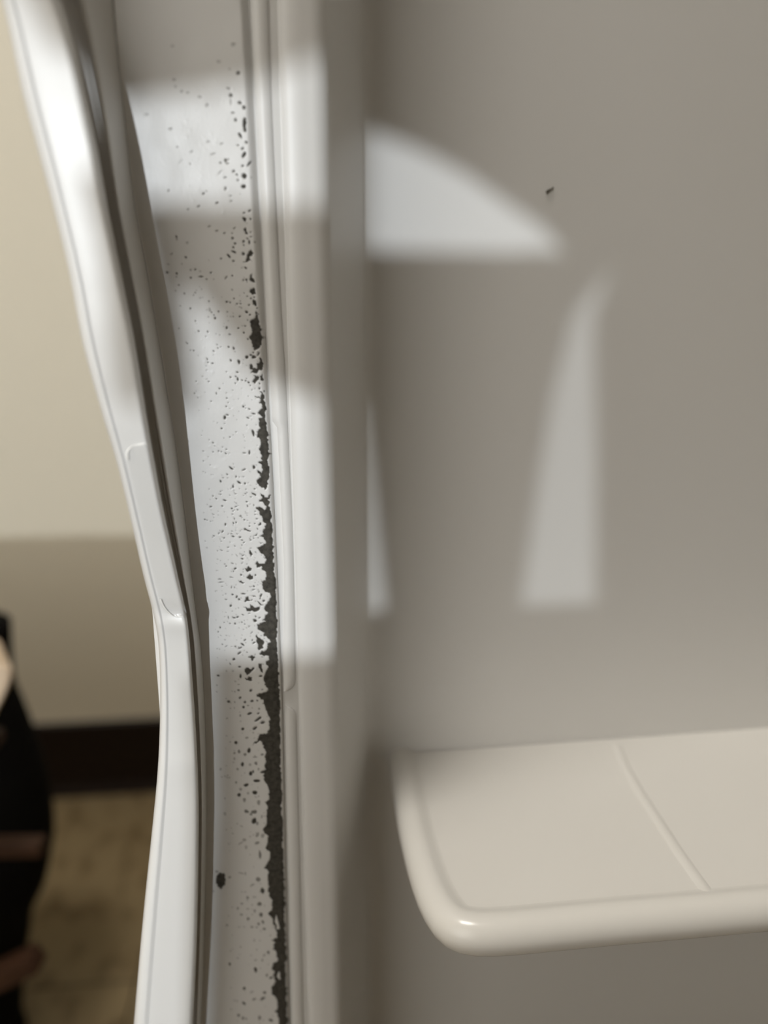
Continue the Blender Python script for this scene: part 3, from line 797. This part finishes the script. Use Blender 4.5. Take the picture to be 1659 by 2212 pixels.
at.data.foreach_set('value', bv.ravel().astype(np.float32))
me.validate()
fl = door_part('steel_flange', me, M_FLANGE)
fl['label'] = 'white painted steel flange with flaked dark grey patches'

# ---- liner: rim, step and inner wall as one moulded sheet -----------------------------------------
V_WALL = -0.045


def u_of(px, v, py=1106):
    return float(door_u(door_hit(px, py, v)))


UR = u_of(589, 0)
u_rim0 = u_of(641, -0.0008)
u_rim1 = u_of(686, -0.0008)
u_base = u_of(792, V_WALL)
prof = [(u_of(575, -0.003), -0.0030), (u_of(600, -0.0022), -0.0022), (u_of(632, -0.0022), -0.0022), (u_of(637, -0.0022), -0.0022), (u_rim0, -0.0012), (u_of(644, -0.0008), -0.0008)]
for k in range(1, 6):
    s = k / 6
    prof.append((u_rim0 + (u_rim1 - u_rim0) * s, -0.0008 + 0.0003 * math.sin(math.pi * s)))
# round-over into the step
rr = 0.0042
ang_step = math.atan2(0.044, u_base - u_rim1 - 0.0035)
for k in range(0, 9):
    a = ang_step * k / 8
    prof.append((u_rim1 + rr * math.sin(a), -0.0008 - rr * (1 - math.cos(a))))
pu, pv = prof[-1]
fr = 0.007                                              # fillet at the foot of the step
foot_u, foot_v = u_base, V_WALL
dirx, diry = math.cos(ang_step), -math.sin(ang_step)
# straight draft to the foot
L = (pv - (foot_v + fr * 0.8)) / -diry
for k in range(1, 13):
    prof.append((pu + dirx * L * k / 12, pv + diry * L * k / 12))
qu, qv = prof[-1]
for k in range(1, 9):
    a = k / 8
    c0 = np.array([qu, qv])
    c1 = np.array([qu + dirx * fr * 0.75, V_WALL])
    c2 = np.array([qu + dirx * fr * 0.75 + fr * 1.1, V_WALL])
    p = (1 - a) ** 2 * c0 + 2 * a * (1 - a) * c1 + a * a * c2
    prof.append((p[0], p[1]))
ue = prof[-1][0]
for k in range(1, 61):
    prof.append((ue + (0.36 - ue) * (k / 60) ** 1.15, V_WALL))
ZT, ZB_ = 0.893, 0.037
zrows = list(np.linspace(ZB_, 0.30, 14)) + list(np.linspace(0.305, 0.70, 140)) + list(np.linspace(0.71, ZT, 12))

boss_a = door_hit(775, 1566, V_WALL)
boss_b = door_hit(1040, 1484, V_WALL)
ba = np.array([door_u(boss_a), boss_a[2]])
bbp = np.array([door_u(boss_b), boss_b[2]])
tick = door_hit(995, 1381, V_WALL)
tk = np.array([door_u(tick), tick[2]])


def wall_relief(u, z):
    """moulding relief of the inner wall: a faint ridge above the shelf and a small dimple"""
    p = np.array([u, z])
    d = bbp - ba
    s = np.clip(((p - ba) @ d) / (d @ d), 0, 1)
    q = np.linalg.norm(p - (ba + d * s))
    h = 0.0011 * math.exp(-(q / 0.0042) ** 2) * (1 - 0.75 * s)
    h += 0.0005 * math.exp(-((u - tk[0]) / 0.005) ** 2 - ((z - tk[1]) / 0.0018) ** 2)
    return h


vv = []
for z in zrows:
    for i, (a, b) in enumerate(prof):
        h = wall_relief(a, z) if b < -0.035 else 0.0
        vv.append(door_pt(a, b + h, z))
liner = door_part('inner_liner', mesh_from('inner_liner', vv, grid_faces(len(zrows), len(prof))), M_LINER)
liner['label'] = 'glossy white moulded plastic liner'
sm = liner.modifiers.new('thickness', 'SOLIDIFY')
sm.thickness = 0.0015
sm.offset = 0


# ---- snap-in lips between flange and rim: an upper and a lower length with rounded ends
def lip(name, ya, yb, round_top, round_bot):
    ys = list(np.arange(ya, yb + 0.1, 14.0))
    if round_top:
        ys = [ya + d for d in (0, 1.5, 4, 8, 13, 20, 30)] + [y for y in ys if y > ya + 36]
    if round_bot:
        ys = [y for y in ys if y < yb - 36] + [yb - d for d in (30, 20, 13, 8, 4, 1.5, 0)]
    vv = []
    for y in ys:
        a = interp(T_R, y) + 1.0 + 0.75 * skirt_w(y)
        b = interp(T_GR, y) - 3.0
        if round_top:
            d = y - ya
            if d < 22:
                b -= 22 - math.sqrt(max(0, 22**2 - (22 - d) ** 2))
        if round_bot:
            d = yb - y
            if d < 26:
                b -= 26 - math.sqrt(max(0, 26**2 - (26 - d) ** 2))
        b = max(b, a + 3)
        wb = 2.0 + 9.0 * max(0, min(1, (y - 912) / 10)) * max(0, min(1, (1420 - y) / 200)) if name == 'upper' else 4.0
        if wb > (b - a) * 0.5:
            wb = (b - a) * 0.5
        cols = [(a - 4, -0.0036), (a - 4, -0.0030), (a + wb, -0.0017), (a + wb + min(1.6, (b - a) * .2), -0.0009), ((a + b) / 2 + wb / 2, -0.00065), (b - min(3, (b - a) * .15), -0.0009), (b, -0.0014), (b, -0.0026)]
        for px, v in cols:
            vv.append(door_hit(px, y, v))
    n = 8
    if not round_top:
        vv = [np.array([p[0], p[1], ZDT]) for p in vv[:n]] + vv
        ys = [0] + ys
    if not round_bot:
        vv = vv + [np.array([p[0], p[1], ZDB]) for p in vv[-n:]]
        ys = ys + [0]
    ff = grid_faces(len(ys), n)
    ff.append(tuple(range(n)))
    ff.append(tuple(range((len(ys) - 1) * n, len(ys) * n)))
    return mesh_from('lip', vv, ff)


door_part('liner_lip', lip('upper', -140, 1494, False, True), M_LINER)
door_part('liner_lip', lip('lower', 1525, 2340, True, False), M_LINER)

# ---- gasket ---------------------------------------------------------------------------------------
T_VF = []
for y in range(-150, 2400, 150):                         # the side wall stands square on the flange, so its height follows from its two edges
    uc = float(door_u(door_hit(interp(T_C, y), y, 0.0)))
    f_ = interp(T_F, y)
    best = min(np.arange(0.011, 0.0215, 0.0005), key=lambda v: abs(float(door_u(door_hit(f_, y, v))) - (uc - 0.0020)))
    T_VF.append((y, float(best)))
for _ in range(3):
    T_VF = [T_VF[0]] + [(b[0], (a[1] + 2 * b[1] + c[1]) / 4) for a, b, c in zip(T_VF, T_VF[1:], T_VF[2:])] + [T_VF[-1]]


def gasket_face(y, t):
    """pixel column and proud height on the gasket's flat face, t = 0 outer .. 1 inner"""
    a, b = interp(T_O, y), interp(T_F, y)
    vf = interp(T_VF, y)
    crease = 0.0007 * math.exp(-((y - 1352) / 14) ** 2) - 0.0006 * math.exp(-((y - 1318) / 12) ** 2) + 0.0003 * math.exp(-((y - 1655) / 30) ** 2)
    key = [(0.0, -0.0026), (0.03, -0.0013), (0.08, -0.0005), (0.15, -0.0001), (0.20, 0.0), (0.235, -0.00035), (0.27, -0.00028), (0.6, -0.00012), (0.86, -0.00005), (0.93, 0.0), (0.97, -0.00025), (1.0, -0.0009)]
    for (t0, v0), (t1, v1) in zip(key, key[1:]):
        if t <= t1:
            dv = v0 + (v1 - v0) * (t - t0) / (t1 - t0)
            break
    return a + (b - a) * t, vf + dv + crease * (0.3 + 0.7 * t)


gys = list(np.arange(-140, 2345, 9.0))
ft = [0.0, 0.03, 0.08, 0.15, 0.20, 0.235, 0.27, 0.4, 0.6, 0.75, 0.86, 0.93, 0.97, 1.0]
vv = []
for y in gys:
    O_, F_, C_ = interp(T_O, y), interp(T_F, y), interp(T_C, y)
    vf = interp(T_VF, y)
    g = C_ - F_
    row = [door_hit(O_ + 0.55 * (F_ - O_), y, 0.0012 + max(0, (vf - 0.0105)) * 0.8), door_hit(O_ + 0.22 * (F_ - O_), y, vf - 0.0075), door_hit(O_ + 0.05 * (F_ - O_), y, vf - 0.0048)]
    for t in ft:
        px, v = gasket_face(y, t)
        row.append(door_hit(px, y, v))
    for fr_, dv in ((0.07, 0.10), (0.12, 0.22), (0.15, 0.20), (0.24, 0.33), (0.27, 0.30), (0.36, 0.44), (0.40, 0.41), (0.55, 0.62), (0.75, 0.82), (0.92, 0.95), (1.0, 0.985)):
        row.append(door_hit(F_ + g * fr_, y, vf * (1 - dv)))
    vv += row
ncg = 3 + len(ft) + 11
vv = [np.array([p[0], p[1], ZDT]) for p in vv[:ncg]] + vv + [np.array([p[0], p[1], ZDB]) for p in vv[-ncg:]]
gys = [0] + gys + [0]
gm = mesh_from('door_gasket', vv, grid_faces(len(gys), ncg, True) + [tuple(range(ncg)), tuple(range((len(gys) - 1) * ncg, len(gys) * ncg))])
gasket = door_part('door_gasket', gm, M_GASK)
gasket['label'] = 'loose white vinyl gasket bowing off the door edge'

# clear tape mended over the gasket
ys = np.arange(958, 1337, 4.0)
vv = []
NT = 12
for y in ys:
    d0, d1 = y - 958, 1336 - y
    tl = 0.30
    if d0 < 30:
        tl += 0.55 * (1 - math.sqrt(max(0, 1 - ((30 - d0) / 30) ** 2)))
    if d1 < 42:
        tl += 0.60 * (1 - math.sqrt(max(0, 1 - ((42 - d1) / 42) ** 2)))
    for k in range(NT):
        t = tl + (0.985 - tl) * k / (NT - 1)
        px, v = gasket_face(y, t)
        e = 0.6 if k == 0 else 0.0
        lift = 0.00022 + (0.00012 if (k == 1 or d0 < 5 or d1 < 5) else 0) + 0.00007 * math.sin(y * 0.05 + k * 0.7) - 0.0002 * e
        vv.append(door_hit(px, y, v + lift))
tm = mesh_from('clear_tape', vv, grid_faces(len(ys), NT))
tape = link('clear_tape', tm, M_TAPE, gasket)
tm.materials.append(M_TAPE_GLINT)
for pi, pl in enumerate(tm.polygons):
    ri, ci = divmod(pi, NT - 1)
    if (ri == 0 or ri >= len(ys) - 2) and ci > 0 or (ci == 0 and (ri < 9 or ri > len(ys) - 12)):
        pl.material_index = 1
tape['label'] = 'shiny clear tape patch on the gasket'
tsol = tape.modifiers.new('thickness', 'SOLIDIFY')
tsol.thickness = 0.00008

# ---- shelf ----------------------------------------------------------------------------------------
zs = float(door_hit(845, 1614, V_WALL)[2])


def on_plane(px, py, z):
    r = ray(px, py)
    p = CAM + r * ((z - CAM_H) / r[2])
    q = p - D0
    return float(q @ DU), float(q @ DN)


SR = 0.0052                                              # half thickness of the rounded slab
zmid = zs - SR
sil = [(838, 1640), (843, 1700), (853, 1775), (866, 1850), (880, 1912), (897, 1972), (912, 2012), (930, 2044), (952, 2068), (980, 2080), (1015, 2080), (1080, 2074), (1200, 2061),
       (1350, 2046), (1500, 2033), (1659, 2018)]
out = [on_plane(x, y, zmid - SR * 0.55) for x, y in sil]
# outline: start at the wall, round the corner, run along the front to beyond the frame
out = [q for q in out if q[1] > V_WALL + 0.003]
pts = [(out[0][0] + 0.0004, V_WALL + 0.0006)] + out
lu, lv = pts[-1]
pu_, pv_ = pts[-4]
sl = (lv - pv_) / (lu - pu_)
pts += [(0.22, lv + sl * (0.22 - lu)), (0.335, lv + sl * (0.335 - lu))]


def resample(P, step):
    res = [P[0]]
    for a, b in zip(P, P[1:]):
        d = math.hypot(b[0] - a[0], b[1] - a[1])
        n = max(1, int(d / step))
        for k in range(1, n + 1):
            res.append((a[0] + (b[0] - a[0]) * k / n, a[1] + (b[1] - a[1]) * k / n))
    return res


P = resample(pts, 0.004)
for _ in range(6):                                       # relax kinks of the traced outline
    P = [P[0]] + [((a[0] + 2 * b[0] + c[0]) / 4, (a[1] + 2 * b[1] + c[1]) / 4) for a, b, c in zip(P, P[1:], P[2:])] + [P[-1]]
nP = len(P)
nrm = []
for i in range(nP):
    a, b = P[max(0, i - 1)], P[min(nP - 1, i + 1)]
    tx, ty = b[0] - a[0], b[1] - a[1]
    l = math.hypot(tx, ty)
    nrm.append((ty / l, -tx / l))                        # points into the shelf
cu = sum(p[0] for p in P) / nP
if nrm[2][0] < 0:
    nrm = [(-a, -b) for a, b in nrm]
nrm[0] = nrm[1] = nrm[2] = nrm[3]
nrm[-1] = nrm[-2]
ringdef = [(SR * 2.0, -SR), (SR, -SR)]
for k in range(1, 9):
    a = -math.pi / 2 + math.pi * k / 9
    ringdef.append((SR * (1 - math.cos(a)), SR * math.sin(a)))
ringdef += [(SR * 1.03, SR), (SR * 1.3, SR - 0.0004), (SR * 1.6, SR - 0.0014), (SR * 1.9, SR - 0.0019)]
vv = []
for ins, dz in ringdef:
    for (pu0, pv0), (nx, ny) in zip(P, nrm):
        a, b = pu0 + nx * ins, pv0 + ny * ins
        vv.append(door_pt(a, max(b, V_WALL + 0.0004), zmid + dz))
nring = len(ringdef)
ff = grid_faces(nring, nP)
# close the top and the underside
vv.append(door_pt(0.335, V_WALL + 0.0004, zmid + SR - 0.0019))
vv.append(door_pt(0.335, V_WALL + 0.0004, zmid - SR))
ff.append(tuple(range((nring - 1) * nP, nring * nP)) + (nring * nP,))
ff.append(tuple(range(nP)) + (nring * nP + 1,))
cap0 = len(vv)
vv += [vv[k * nP + nP - 1] for k in range(nring)] + [vv[nring * nP], vv[nring * nP + 1]]
ff.append(tuple(range(cap0, cap0 + nring + 2)))
shelf = door_part('door_shelf', mesh_from('door_shelf', vv, ff), M_SHELF)
for pl in shelf.data.polygons:
    if len(pl.vertices) > 10:
        pl.use_smooth = False
shelf['label'] = 'ivory plastic shelf with a rounded front lip'

# moulding seam across the shelf
seam = [(1333, 1612), (1352, 1660), (1382, 1712), (1420, 1770), (1462, 1835), (1505, 1896), (1545, 1950)]
sp = [on_plane(x, y, zs - 0.0019) for x, y in seam]
sp = resample(sp, 0.003)
vv = []
for i, (a, b) in enumerate(sp):
    a0, b0 = sp[max(0, i - 1)]
    a1, b1 = sp[min(len(sp) - 1, i + 1)]
    tx, ty = a1 - a0, b1 - b0
    l = math.hypot(tx, ty)
    nx, ny = ty / l, -tx / l
    for wd, h in ((-0.0022, -0.0003), (-0.0012, 0.0003), (0, 0.0006), (0.0012, 0.0003), (0.0022, -0.0003)):
        vv.append(door_pt(a + nx * wd, b + ny * wd, zs - 0.0019 + h))
door_part('moulding_seam', mesh_from('moulding_seam', vv, grid_faces(len(sp), 5)), M_SHELF, None)

# small fleck of grime stuck on the liner wall
fleck = [(1181, 420), (1179, 413), (1185, 409), (1191, 407), (1195, 403), (1196, 406), (1190, 411), (1186, 415)]
c = [door_hit(x, y, V_WALL + 0.0013) for x, y in fleck]
c2 = [door_hit(x, y, V_WALL - 0.0005) for x, y in fleck]
n = len(c)
door_part('grime_fleck', mesh_from('grime_fleck', c + c2, [tuple(range(n)), tuple(range(2 * n - 1, n - 1, -1))] + [(i, (i + 1) % n, n + (i + 1) % n, n + i) for i in range(n)]), M_SPECK, None, False)

# ---- outer shell of the door: edge return and front skin behind the liner
ub0, ub1 = u_edge + 0.0006, 0.40
vb = -0.058
sec = [(ub0, -0.0011), (ub0 - 0.0004, -0.004), (ub0, vb + 0.006), (ub0 + 0.002, vb + 0.0015), (ub0 + 0.006, vb), (ub1 - 0.006, vb), (ub1 - 0.0015, vb + 0.002), (ub1, vb + 0.006), (ub1, 0.0), (0.362, 0.0), (0.3605, -0.046)]
vv = []
for z in (0.03, 0.05, 0.88, 0.90):
    for a, b in sec:
        vv.append(door_pt(a, b, z))
ns = len(sec)
door_part('outer_shell', mesh_from('outer_shell', vv, grid_faces(4, ns)), M_SKIN, None, False)

# ---- cabinet the door belongs to: hinged at the door's far side, its opening square to the door
cb = bmesh.new()
cu0, cu1, cv0, cv1 = 0.408, 0.86, -0.055, 0.47
th = 0.035
for lo, hi in (((cu1 - th, cv0, 0.02), (cu1, cv1, 0.905)), ((cu0, cv0, 0.02), (cu1 - th, cv0 + th, 0.905)), ((cu0, cv1 - th, 0.02), (cu1 - th, cv1, 0.905)),
               ((cu0, cv0 + th, 0.87), (cu1 - th, cv1 - th, 0.905)), ((cu0, cv0 + th, 0.02), (cu1 - th, cv1 - th, 0.055)), ((cu0 + 0.03, cv0 + th, 0.45), (cu1 - th, cv1 - th, 0.456)),
               ((cu0 + 0.02, cv0 + 0.02, 0.0), (cu0 + 0.06, cv0 + 0.06, 0.02)), ((cu1 - 0.06, cv0 + 0.02, 0.0), (cu1 - 0.02, cv0 + 0.06, 0.02)),
               ((cu0 + 0.02, cv1 - 0.06, 0.0), (cu0 + 0.06, cv1 - 0.02, 0.02)), ((cu1 - 0.06, cv1 - 0.06, 0.0), (cu1 - 0.02, cv1 - 0.02, 0.02))):
    quadbox(cb, lo, hi)
for v in cb.verts:
    v.co = Vector(door_pt(v.co.x, v.co.y, v.co.z))
me = bpy.data.meshes.new('cabinet_body')
bmesh.ops.recalc_face_normals(cb, faces=cb.faces)
cb.to_mesh(me)
cb.free()
door_part('cabinet_body', me, M_SKIN, None, False)

# ------------------------------------------------------------------ things by the back wall
# black cloth hanging in a heap at the left
YC = 0.50
edge = [(1360, 4), (1430, 6), (1500, 12), (1540, 27), (1580, 42), (1640, 62), (1700, 80), (1760, 90), (1826, 96), (1880, 90), (1940, 78), (1980, 59), (2010, 48), (2060, 42), (2112, 34), (2212, 26), (2330, 22), (2420, 24), (2520, 30)]
rows = []
ymax = None
for y in np.arange(1360, 2530, 12.0):
    x = interp(edge, y)
    p = at_y(x, y, YC)
    if p[2] < 0.0035:
        break
    rows.append((p[0], p[2]))
rows.append((rows[-1][0] + 0.004, 0.0032))
vv = []
NA = 60
for i, (xe, z) in enumerate(rows):
    half = 0.16
    dep = 0.075 - 0.03 * min(1, max(0, (z - 0.2) / 0.2))
    cx = xe - half
    for k in range(NA):
        a = 2 * math.pi * k / NA
        fold = 1 + 0.05 * math.sin(9 * a + z * 17) * abs(math.sin(a)) + 0.03 * math.sin(17 * a - z * 30) * abs(math.sin(a))
        vv.append((cx + half * math.copysign(abs(math.cos(a)) ** 0.75, math.cos(a)), YC + 0.01 + dep * math.sin(a) * fold, z))
ff = grid_faces(len(rows), NA, True) + [tuple(range(NA)), tuple(range((len(rows) - 1) * NA, len(rows) * NA))]
cloth = link('black_cloth', mesh_from('black_cloth', vv, ff), M_CLOTH)
tag(cloth, 'black cloth hanging in a heap beside the beige wall at the left edge', 'cloth')

# wooden rack whose rails poke out in front of the cloth
rack = empty('wooden_rack', (-0.46, 0.40, 0))
tag(rack, 'dark brown wooden rack with rail ends poking out before the black cloth', 'rack')


def bar(name, p, q, w_, h_, parent, up=Vector((0, 0, 1))):
    p, q = Vector(p), Vector(q)
    d = q - p
    me_ = box_mesh(name, (0, -w_ / 2, -h_ / 2), (d.length, w_ / 2, h_ / 2), 0.0015, 2)
    o_ = link(name, me_, M_WOOD, parent, False)
    x = d.normalized()
    y = up.cross(x).normalized()
    z = x.cross(y)
    m = Matrix((x, y, z)).transposed().to_4x4()
    m.translation = p
    o_.matrix_parent_inverse = Matrix.Translation(-parent.location)
    o_.matrix_basis = m
    return o_


YR = 0.408
e1 = at_y(94, 1827, YR)
s1 = at_y(-480, 1838, YR)
bar('rail', s1, e1, 0.012, 0.0095, rack)
e2 = at_y(81, 2068, YR - 0.004)
s2 = at_y(-480, 2345, YR - 0.004)
bar('rail', s2, e2, 0.016, 0.0135, rack)
px_ = float(s1[0]) + 0.05
bar('post', (px_, YR - 0.018, 0.001), (px_, YR - 0.018, 0.352), 0.016, 0.02, rack, Vector((0, 1, 0)))
bar('post', (px_ - 0.10, YR - 0.018, 0.001), (px_ - 0.10, YR - 0.018, 0.352), 0.016, 0.02, rack, Vector((0, 1, 0)))

top_b = box_mesh('top_board', (px_ - 0.13, 0.372, 0.352), (-0.229, 0.412, 0.3605), 0.0015, 2)
tb = link('top_board', top_b, M_WOOD, rack, False)
tb.matrix_parent_inverse = Matrix.Translation(-rack.location)

# cream carton leaning out above the cloth
# it rests on the rack's top board
cz = [(-40, 1418), (0, 1431), (17, 1437), (26, 1443), (28, 1452), (25, 1468), (17, 1489), (6, 1512), (-6, 1535), (-30, 1585), (-45, 1625), (-170, 1634), (-180, 1430)]
YK = 0.385
n = len(cz)
vv = [at_y(x, y, YK) for x, y in cz]
vb_ = [v + np.array([-0.022, 0.032, 0.002]) for v in vv]
cen = sum(vv) / n
vf_ = [v + (cen - v) * 0.05 + np.array([0, -0.003, 0]) for v in vv]
vall = vf_ + vv + vb_
ff = [tuple(range(n)), tuple(range(3 * n - 1, 2 * n - 1, -1))]
for s in (0, n):
    ff += [(s + i, s + (i + 1) % n, s + n + (i + 1) % n, s + n + i) for i in range(n)]
ct = link('paper_carton', mesh_from('paper_carton', vall, ff), M_CREAM, None, False)
tag(ct, 'cream paper carton with a rounded corner above the black cloth', 'carton')
